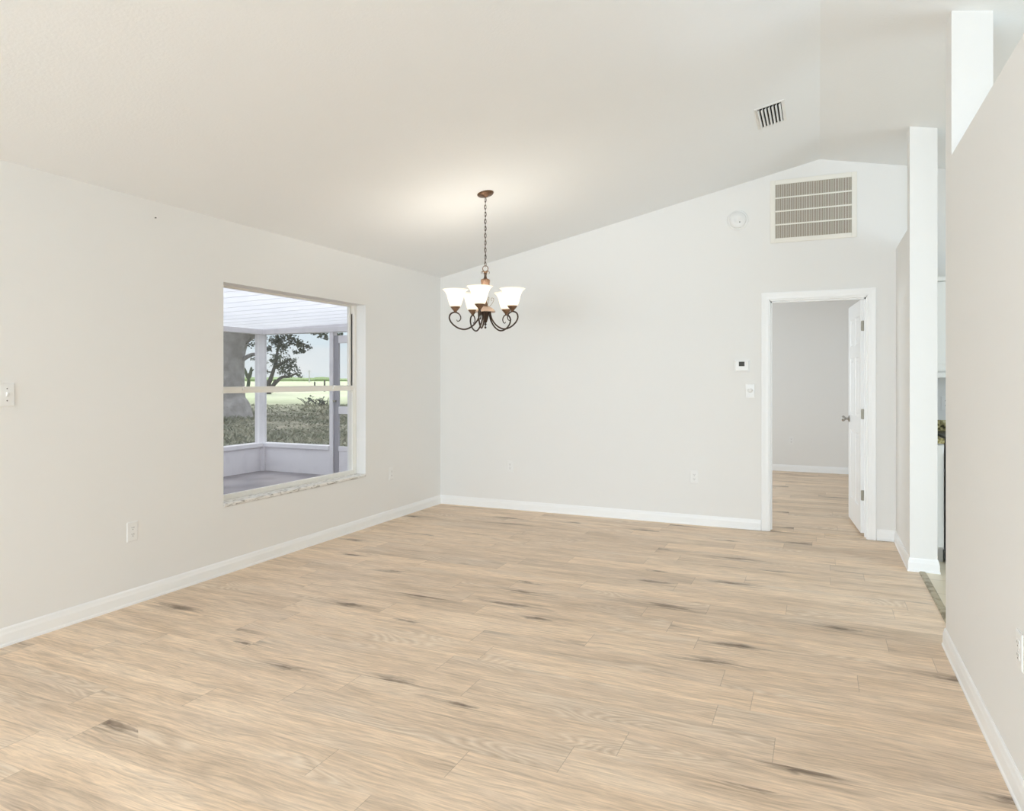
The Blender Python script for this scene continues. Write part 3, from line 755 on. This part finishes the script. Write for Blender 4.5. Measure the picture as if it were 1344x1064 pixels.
shp_out = [(.030, 1.853), (.038, 1.860), (.046, 1.880), (.054, 1.912), (.062, 1.943), (.074, 1.967), (.088, 1.981), (.096, 1.986)]
def make_arm():
    root = link('arm', (lambda b: (tube(b, spline([(r, 0, zz(z)) for r, z in armp], 6), .0052, 10, taper=lambda t: .0058 if t < .62 else .0058 - .0035 * (t - .62) / .38), b)[1])(bmesh.new()), M_iron, ch, smooth=True)
    AR = .2235
    bm = bmesh.new(); lathe(bm, [(.0, 1.818), (.009, 1.818), (.013, 1.828), (.030, 1.848), (.037, 1.858), (.037, 1.864), (.030, 1.866), (0, 1.866)], 24, (AR, 0, -CZT), cap=False)
    link('socket_cup', bm, M_copper, root, smooth=True)
    bm = bmesh.new(); inner = [(r - .003, z + .001) for r, z in shp_out[::-1]]
    lathe(bm, shp_out + inner, 40, (AR, 0, -CZT), cap=False); link('glass_shade', bm, M_shade, root, smooth=True)
    bm = bmesh.new(); lathe(bm, [(.012, 1.866), (.012, 1.885), (.020, 1.905), (.025, 1.922), (.022, 1.940), (.012, 1.950), (0.0001, 1.953)], 20, (AR, 0, -CZT)); link('bulb', bm, M_bulb, root, smooth=True)
    return root
arm0 = make_arm()
SC = None
bmS = bmesh.new()
sp_pts = [(.026, 1.862), (.044, 1.880), (.060, 1.905), (.062, 1.925), (.048, 1.930), (.042, 1.916), (.052, 1.908)]
tube(bmS, spline([(r, 0, zz(z)) for r, z in sp_pts], 5), .0018, 6)
scroll0 = link('scroll_wire', bmS, plain('pale_bronze_wire', (0.45, 0.36, 0.25), 0.4, 0.5), ch, smooth=True)
th0 = 24.064
for k in range(5):
    ang = R(th0 + 190 + 72 * k)
    a = arm0 if k == 0 else copy_tree(arm0, ch)
    a.rotation_euler = (0, 0, ang)
    s_ = scroll0 if k == 0 else scroll0.copy()
    if k: col.objects.link(s_); s_.parent = ch
    s_.rotation_euler = (0, 0, ang + R(36))
    light('chandelier_bulb_light', 'POINT', (CX + .2235 * math.cos(ang), CY + .2235 * math.sin(ang), 1.972), (0, 0, 0), 2.0, (1.0, 0.93, 0.83), .02)

# ------------------------------------------------------------------ kitchen seen past the column
cb = empty('base_cabinet', (0.79, 5.77, 0)); tag(cb, 'white kitchen base cabinet under granite counter behind the column', 'cabinet')
KX0, KX1, KF = 0.742, 0.824, 5.775
wlink('body', bx(KX0, KX1, KF, YB - .001, 0.10, 0.862), M_cab, cb)
wlink('toe_kick', bx(KX0, KX1, KF + .05, YB - .001, 0.0, 0.10), M_cab, cb)
wlink('door', bx(KX0 + .003, KX1 - .003, KF - .018, KF, 0.115, 0.852), M_cab, cb, bevel=.003)
ct = empty('countertop', (0.79, 5.75, .862)); tag(ct, 'speckled brown granite countertop with backsplash on the white base cabinet', 'countertop')
wlink('slab', bx(KX0, KX1 - .001, KF - .035, YB - .001, .862, .900), M_granite, ct, bevel=.004)
wlink('backsplash', bx(KX0, 2.2, YB - .02, YB - .0005, .9005, 1.0), M_granite, ct)
uc = empty('upper_cabinet', (0.95, 6.07, 1.35)); tag(uc, 'white wall-hung kitchen cabinet above the backsplash behind the column', 'cabinet')
wlink('body', bx(KX0, 1.50, 6.085, YB - .001, 1.375, 2.092), M_cab, uc)
for x0 in (KX0 + .003, 1.122):
    d = wlink('door', bx(x0, x0 + .372, 6.065, 6.085, 1.385, 2.060), M_cab, uc, bevel=.002)
    bm = bmesh.new(); box(bm, x0 + .055, x0 + .317, 6.0615, 6.0655, 1.44, 2.005); o = link('panel', bm, M_cab, None, bevel=.003); o.parent = d
wlink('light_rail', bx(KX0, 1.50, 6.062, 6.085, 1.335, 1.375), M_cab, uc, bevel=.003)
wlink('crown', bx(KX0, 1.50, 6.050, 6.085, 2.066, 2.100), M_cab, uc, bevel=.004)
rn = empty('kitchen_range', (1.22, 5.77, 0)); tag(rn, 'black kitchen range standing beside the white base cabinet', 'range')
wlink('body', bx(0.8265, 1.60, KF - .01, YB - .021, 0.02, 0.905), M_black, rn, bevel=.004)
wlink('oven_door', bx(.834, 1.594, KF - .045, KF - .011, 0.27, 0.80), M_black, rn, bevel=.006)
wlink('drawer', bx(.834, 1.594, KF - .040, KF - .011, 0.06, 0.255), M_black, rn, bevel=.006)
bm = bmesh.new(); tube(bm, [(.89, KF - .05, .75), (.89, KF - .085, .75), (1.55, KF - .085, .75), (1.55, KF - .05, .75)], .011, 8); wlink('handle', bm, M_steel, rn)
wlink('cooktop', bx(0.8265, 1.60, KF - .03, YB - .0215, .906, .914), M_black, rn, bevel=.002)

# ------------------------------------------------------------------ screened porch outside the window
LX, LY, LF = -7.66, 7.93, -0.05
XO = XL - 0.20
link('floor_porch', bx(LX - .2, XO, -0.5, LY + .2, -0.30, LF), M_conc, kind=STRUCT)
PZ = 2.0
bm = bmesh.new()
box(bm, LX - .10, LX, -0.5, LY + .1, LF, .31); box(bm, LX, -6.40, LY, LY + .10, LF, .31); box(bm, -5.20, XO, LY, LY + .10, LF, .31)
link('wall_porch', bm, M_lanai, kind=STRUCT)
bm = bmesh.new()
box(bm, LX - .13, LX + .035, -0.5, LY + .13, .31, .37); box(bm, LX + .035, -6.405, LY - .035, LY + .13, .31, .37); box(bm, -5.20, XO, LY - .035, LY + .13, .31, .37)
link('trim_3', bm, M_lanai, kind=STRUCT, bevel=.006)
bm = bmesh.new()
for y in (3.6, 0.2): box(bm, LX - .09, LX - .01, y - .05, y + .05, .37, PZ)
box(bm, LX - .10, LX, LY - .06, LY + .08, .37, PZ)
box(bm, LX, LX + .06, LY - .05, LY + .0, LF, .31)
link('trim_4', bm, M_lanai, kind=STRUCT, bevel=.004)
bm = bmesh.new()
box(bm, -6.405, -6.345, LY - .01, LY + .09, LF, PZ)
box(bm, -5.20, -5.14, LY - .01, LY + .09, LF, PZ)
link('trim_5', bm, M_lanai, kind=STRUCT, bevel=.004)
bm = bmesh.new()
box(bm, LX - .12, LX + .02, -0.5, LY + .12, PZ, PZ + .075); box(bm, LX + .02, XO, LY - .02, LY + .12, PZ, PZ + .075)
link('trim_6', bm, M_lanai, kind=STRUCT, bevel=.004)
ZR0, ZR1 = PZ + .075, 2.17
def zr(x): return ZR1 + (ZR0 - ZR1) * (x - XO) / (LX - .3 - XO)
bm = bmesh.new(); prism(bm, [(XO, ZR1), (LX - .3, zr(LX - .3) + .0), (LX - .3, zr(LX - .3) + .03), (XO, ZR1 + .03)], 'y', -0.6, LY + .25)
link('ceiling_porch', bm, M_roofpan, kind=STRUCT)
bm = bmesh.new()
for k in range(28):
    y = -0.4 + k * .305
    prism(bm, [(XO, ZR1 - .002), (LX + .03, zr(LX + .03) - .002), (LX + .03, zr(LX + .03) + .001), (XO, ZR1 + .001)], 'y', y - .006, y + .006)
link('trim_7', bm, M_roofpan, kind=STRUCT)
# gable infill above the end beam
bm = bmesh.new(); prism(bm, [(LX, PZ + .075), (XO, PZ + .075), (XO, ZR1), (LX, zr(LX))], 'y', LY + .02, LY + .06); link('wall_porch_gable', bm, M_lanai, kind=STRUCT)
bm = bmesh.new(); box(bm, LX - .052, LX - .050, -0.5, LY, .37, PZ); box(bm, LX, -6.405, LY + .04, LY + .042, .37, PZ)
tag(link('insect_screen', bm, M_screen), 'fine grey insect screen around the porch above the knee wall', 'screen', None, STRUCT)
# screen door in the end wall
sdr = empty('door_2', (-5.77, LY + .04, LF)); tag(sdr, 'white screen door with grey stile in the end wall of the porch', None, None, STRUCT)
dx0, dx1, dy0, dy1 = -6.340, -5.205, LY + .015, LY + .055
wlink('hinge_stile', bx(dx0, dx0 + .075, dy0, dy1, LF + .02, PZ - .05), M_lanai_dark, sdr, bevel=.003)
bm = bmesh.new(); box(bm, dx1 - .07, dx1, dy0, dy1, LF + .02, PZ - .05); box(bm, dx0 + .075, dx1 - .07, dy0, dy1, PZ - .16, PZ - .05)
box(bm, dx0 + .075, dx1 - .07, dy0, dy1, .83, .935); box(bm, dx0 + .075, dx1 - .07, dy0, dy1, .30, .365)
wlink('rails', bm, M_lanai, sdr, bevel=.003)
wlink('kick_panel', bx(dx0 + .075, dx1 - .07, dy0 + .012, dy1 - .012, LF + .02, .30), M_lanai, sdr)
wlink('screen', bx(dx0 + .075, dx1 - .07, dy0 + .018, dy0 + .020, .365, PZ - .16), M_screen, sdr)
wlink('handle', bx(dx0 + .015, dx0 + .045, dy0 - .05, dy0, 1.0, 1.025), M_nickel, sdr, bevel=.003)
# outside faces of the house so daylight only enters through the openings
# ------------------------------------------------------------------ yard
def gz(x, y):
    D = math.hypot(x, y)
    t = max(0.0, min(1.0, (D - 11) / 25))
    return -0.22 + 0.87 * t
bm = bmesh.new()
ds = [3.5, 8, 10.5, 12, 14, 16, 18, 20, 22, 24, 26, 28, 31, 35, 40, 60, 100, 200, 420]
na = 60; a0, a1 = R(80), R(200)
G = []
for D in ds:
    ring = []
    for i in range(na + 1):
        a = a0 + (a1 - a0) * i / na; x, y = D * math.cos(a), D * math.sin(a)
        z = gz(x, y) + (.05 * math.sin(x * 1.7) * math.cos(y * 1.3) if 10 < D < 30 else 0)
        if D <= 10.5: z = -0.31
        ring.append(bm.verts.new((x, y, z)))
    G.append(ring)
for i in range(len(G) - 1):
    for j in range(na): bm.faces.new((G[i][j], G[i][j + 1], G[i + 1][j + 1], G[i + 1][j]))
link('ground', bm, M_ground, smooth=True, kind=STRUCT)

def leaf(bm, c, s, n=None):
    """one pointed leaf, a bent quad pair"""
    d = Vector((random.gauss(0, 1), random.gauss(0, 1), random.gauss(0, .7))); d.normalize()
    u = d.cross(Vector((random.gauss(0, 1), random.gauss(0, 1), random.gauss(0, 1)))); u.normalize(); w = d.cross(u)
    a = bm.verts.new(c - d * s * .5); b = bm.verts.new(c + u * s * .28 + w * s * .06); e_ = bm.verts.new(c + d * s * .5); f = bm.verts.new(c - u * s * .28 + w * s * .06)
    bm.faces.new((a, b, e_)); bm.faces.new((a, e_, f))
def raycoord(px, py, d):
    """world point at photo direction, used only to work out where yard things stand"""
    s_, c_ = math.sin(R(24.064)), math.cos(R(24.064)); r = (px - 672) / 901.2 * d
    return Vector((c_ * r - s_ * d, s_ * r + c_ * d, 1.323 - (py - 497.7) / 901.2 * d))
def cluster(bm, c, rad, n, s, flat=.75):
    for _ in range(n):
        v = Vector((random.gauss(0, .45), random.gauss(0, .45), random.gauss(0, .45 * flat))) * rad
        leaf(bm, c + v, s * random.uniform(.7, 1.3))
# the big oak, trunk at the left of the view
ok = raycoord(300, 548, 21.0); ok.z = gz(ok.x, ok.y)
oak = empty('oak_tree', ok); tag(oak, 'large spreading oak with thick grey trunk beyond the porch', 'tree')
bm = bmesh.new()
def T(px, py, dd=0): return raycoord(px, py, 21.0 + dd) - ok
def limb(bm, pts, r0, r1, seg=12):
    tube(bm, spline(pts, 6), r0, seg, taper=lambda t: r0 + (r1 - r0) * t)
tube(bm, spline([(0, 0, -.25), (0, 0, .3), T(299, 520), T(298, 490), T(299, 462), T(303, 440), T(306, 415)], 6), .5, 18, taper=lambda t: .78 - .28 * min(1, t * 3.2) + .18 * max(0, t - .6))
limb(bm, [T(303, 455), T(316, 442), T(334, 431), T(356, 415, -1), T(392, 395, -3), T(440, 380, -5)], .34, .10)
limb(bm, [T(300, 450), T(285, 420), T(262, 390), T(230, 360, -2)], .36, .12)
limb(bm, [T(304, 430), T(308, 395), T(316, 350), T(330, 300)], .36, .10)
limb(bm, [T(310, 410), T(340, 385, -4), T(370, 350, -7)], .22, .07)
limb(bm, [T(318, 472), T(332, 465), T(344, 468), T(350, 476)], .07, .03, 6)
trunk = link('trunk', bm, M_bark, oak, smooth=True)
bm = bmesh.new()
# hanging sprays seen under the porch beam
for (px, py, rx, n, dd) in ((362, 447, 9, 150, -2), (371, 455, 9, 120, -2), (352, 458, 5, 40, -2), (385, 448, 7, 60, -3), (394, 452, 6, 70, -3), (396, 460, 4, 40, -3), (404, 455, 4, 30, -3), (388, 462, 4, 24, -2), (377, 440, 10, 110, -2),
                            (420, 437, 6, 36, -5), (428, 443, 4, 22, -5), (412, 435, 5, 26, -5), (449, 447, 4, 30, -5), (446, 440, 5, 26, -5), (330, 452, 6, 26, 0), (335, 470, 6, 22, 0), (322, 448, 4, 14, 0), (338, 445, 6, 20, 0)):
    cluster(bm, T(px, py, dd), rx * (21 + dd) / 901 * 1.2, int(n * 1.8), .075)
# crown over the yard
for _ in range(330):
    a = random.uniform(0, 2 * math.pi); q = math.sqrt(random.random()) * 9.5
    h = 4.6 + 5.5 * math.sqrt(max(0, 1 - (q / 10.2) ** 2)) * random.uniform(.35, 1)
    cc = Vector((q * math.cos(a) + 1.5, q * math.sin(a) - 2.0, h))
    cluster(bm, cc, 1.15, 26, .42)
link('foliage', bm, M_leaf, oak)
# small leaning tree further out
s0 = raycoord(354, 518, 33.0); s0.z = gz(s0.x, s0.y)
st = empty('small_tree', s0); tag(st, 'small leaning tree with forked dark trunk and sparse leaves beyond the yard', 'tree')
def S(px, py): return raycoord(px, py, 33.0) - s0
bm = bmesh.new()
limb(bm, [(0, 0, -.2), S(352, 508), S(357, 492), S(362, 475), S(364, 462), S(366, 452)], .13, .04, 8)
limb(bm, [S(353, 512), S(362, 502), S(370, 495), S(380, 494), S(390, 489)], .11, .035, 8)
limb(bm, [S(360, 482), S(372, 476), S(382, 470)], .10, .04, 6)
limb(bm, [S(352, 505), S(346, 498), S(341, 490)], .14, .05, 6)
limb(bm, [S(356, 515), S(358, 505), S(362, 498)], .09, .04, 6)
link('trunk', bm, M_darkbark, st, smooth=True)
bm = bmesh.new()
for (px, py, rx, n) in ((364, 468, 7, 90), (376, 476, 9, 130), (372, 486, 8, 90), (384, 482, 7, 70), (366, 480, 6, 60), (390, 490, 5, 34), (358, 474, 6, 44), (380, 492, 5, 30), (394, 494, 3, 12), (350, 488, 4, 22), (386, 472, 4, 22)):
    cluster(bm, S(px, py), rx * 33 / 901 * 1.25, int(n * 1.5), .12)
link('foliage', bm, M_leaf, st)
# paddle-leaved shrub beside the oak trunk
c0 = raycoord(326, 522, 30.0); c0.z = gz(c0.x, c0.y)
pc = empty('paddle_shrub', c0); tag(pc, 'dark shrub with upright paddle shaped stems right of the oak trunk', 'shrub')
def Q(px, py): return raycoord(px, py, 30.0) - c0
bm = bmesh.new()
for (x0, y0, x1, y1, w) in ((325, 512, 327, 496, 5), (325, 498, 321, 482, 4), (328, 497, 330, 481, 4.5), (321, 508, 318, 500, 2.5), (330, 488, 333, 484, 2.5), (326, 500, 326, 489, 3)):
    A, B = Q(x0, y0), Q(x1, y1); mid = (A + B) / 2; L_ = (B - A); ln = L_.length / 2; L_.normalize()
    side = Vector((math.cos(R(24)), math.sin(R(24)), 0)); up_ = L_; fwd = side.cross(up_); fwd.normalize()
    M3 = Matrix((side, fwd, up_)).transposed().to_4x4(); M3.translation = mid
    rr = w * 30 / 901 / 2
    lathe(bm, [(1e-4 + math.sin(math.pi * k / 8), -ln * math.cos(math.pi * k / 8)) for k in range(9)], 10, cap=False, M=M3 @ Matrix.Diagonal((rr, rr * .35, 1, 1)))
link('pads', bm, M_bushleaf, pc, smooth=True)
# twiggy brush at the edge of the pasture
b0 = raycoord(418, 530, 26.0); b0.z = gz(b0.x, b0.y)
br = empty('brush_pile', b0); tag(br, 'low pile of dark twiggy brush at the edge of the pasture', 'shrub')
bm = bmesh.new()
for _ in range(34):
    a = random.uniform(0, 6.28); l = random.uniform(.25, .5); p = Vector((random.gauss(0, .28), random.gauss(0, .2), 0))
    tube(bm, [p, p + Vector((math.cos(a) * l * .5, math.sin(a) * l * .5, l * .45)), p + Vector((math.cos(a) * l * .8, math.sin(a) * l * .8, l * random.uniform(.4, .75)))], .012, 4)
tw = link('twigs', bm, M_darkbark, br)
bm = bmesh.new()
for _ in range(5): cluster(bm, Vector((random.gauss(0, .35), random.gauss(0, .25), random.uniform(.1, .3))), .18, 14, .10)
link('leaves', bm, M_bushleaf, br)
# utility pole and fence posts far away
u0 = raycoord(406, 500, 150.0); u0.z = .65
up_ = empty('utility_pole', u0); tag(up_, 'thin distant utility pole rising above the far pasture', 'pole')
bm = bmesh.new(); lathe(bm, [(.13, -.3), (.09, 2.7)], 8); link('pole_shaft', bm, plain('pole_wood', (.45, .44, .43), .8), up_)
link('crossarm', bx(-.45, .45, -.05, .05, 2.40, 2.47), bpy.data.materials['pole_wood'], up_)
for k, (px, dist) in enumerate(((426, 38), (413, 40), (458, 36))):
    p = raycoord(px, 505, dist); p.z = gz(p.x, p.y)
    fp = empty('fence_post', p); tag(fp, ['short dark fence post in the pasture beside the white screen door post', 'short dark fence post in the pasture below the distant utility pole', 'short dark fence post in the pasture seen through the screen door'][k], 'post', 'pasture fence posts')
    bm = bmesh.new(); lathe(bm, [(.05, -.2), (.045, .50 + .1 * (k == 0)), (.02, .54 + .1 * (k == 0))], 8); link('post_shaft', bm, M_darkbark, fp)
# far hedge line
bm = bmesh.new()
for i in range(90):
    a = R(90 + 80 * i / 89); D = 250
    x, y = D * math.cos(a), D * math.sin(a); h = 1.45 + .25 * math.sin(i * 1.9) + .15 * math.sin(i * .7)
    lathe(bm, [(3.2, 0), (3.4, h * .5), (2.4, h * .9), (.4, h)], 8, (x, y, .6))
tag(link('hedge', bm, M_farhedge), 'low bright green hedge along the far edge of the pasture', 'hedge', None, 'stuff')
# weeds of the yard
bm = bmesh.new()
for _ in range(20000):
    D = 10.6 + 15.5 * random.random() ** 1.25
    px = random.uniform(200, 560)
    p = raycoord(px, 500, D); p.z = gz(p.x, p.y) - .02
    if p.x > LX - .2 and p.y < LY + .2: continue
    if p.x > -3.95 and p.y < 11: continue
    h = random.uniform(.03, .12) * (1.0 + .35 * math.sin(p.x * .9) * math.cos(p.y * 1.1)); w = random.uniform(.012, .03)
    a = random.uniform(0, 6.28); t = Vector((math.cos(a), math.sin(a), 0)); l = Vector((random.gauss(0, .9), random.gauss(0, .9), 0)) * h
    v = [bm.verts.new(p - t * w), bm.verts.new(p + t * w), bm.verts.new(p + t * w * .8 + l * .4 + Vector((0, 0, h * .6))), bm.verts.new(p + l + Vector((0, 0, h))), bm.verts.new(p - t * w * .8 + l * .4 + Vector((0, 0, h * .6)))]
    bm.faces.new(v)
tag(link('weeds', bm, M_weed), 'rough dry weeds and grass growing in the shaded yard', 'weeds', None, 'stuff')
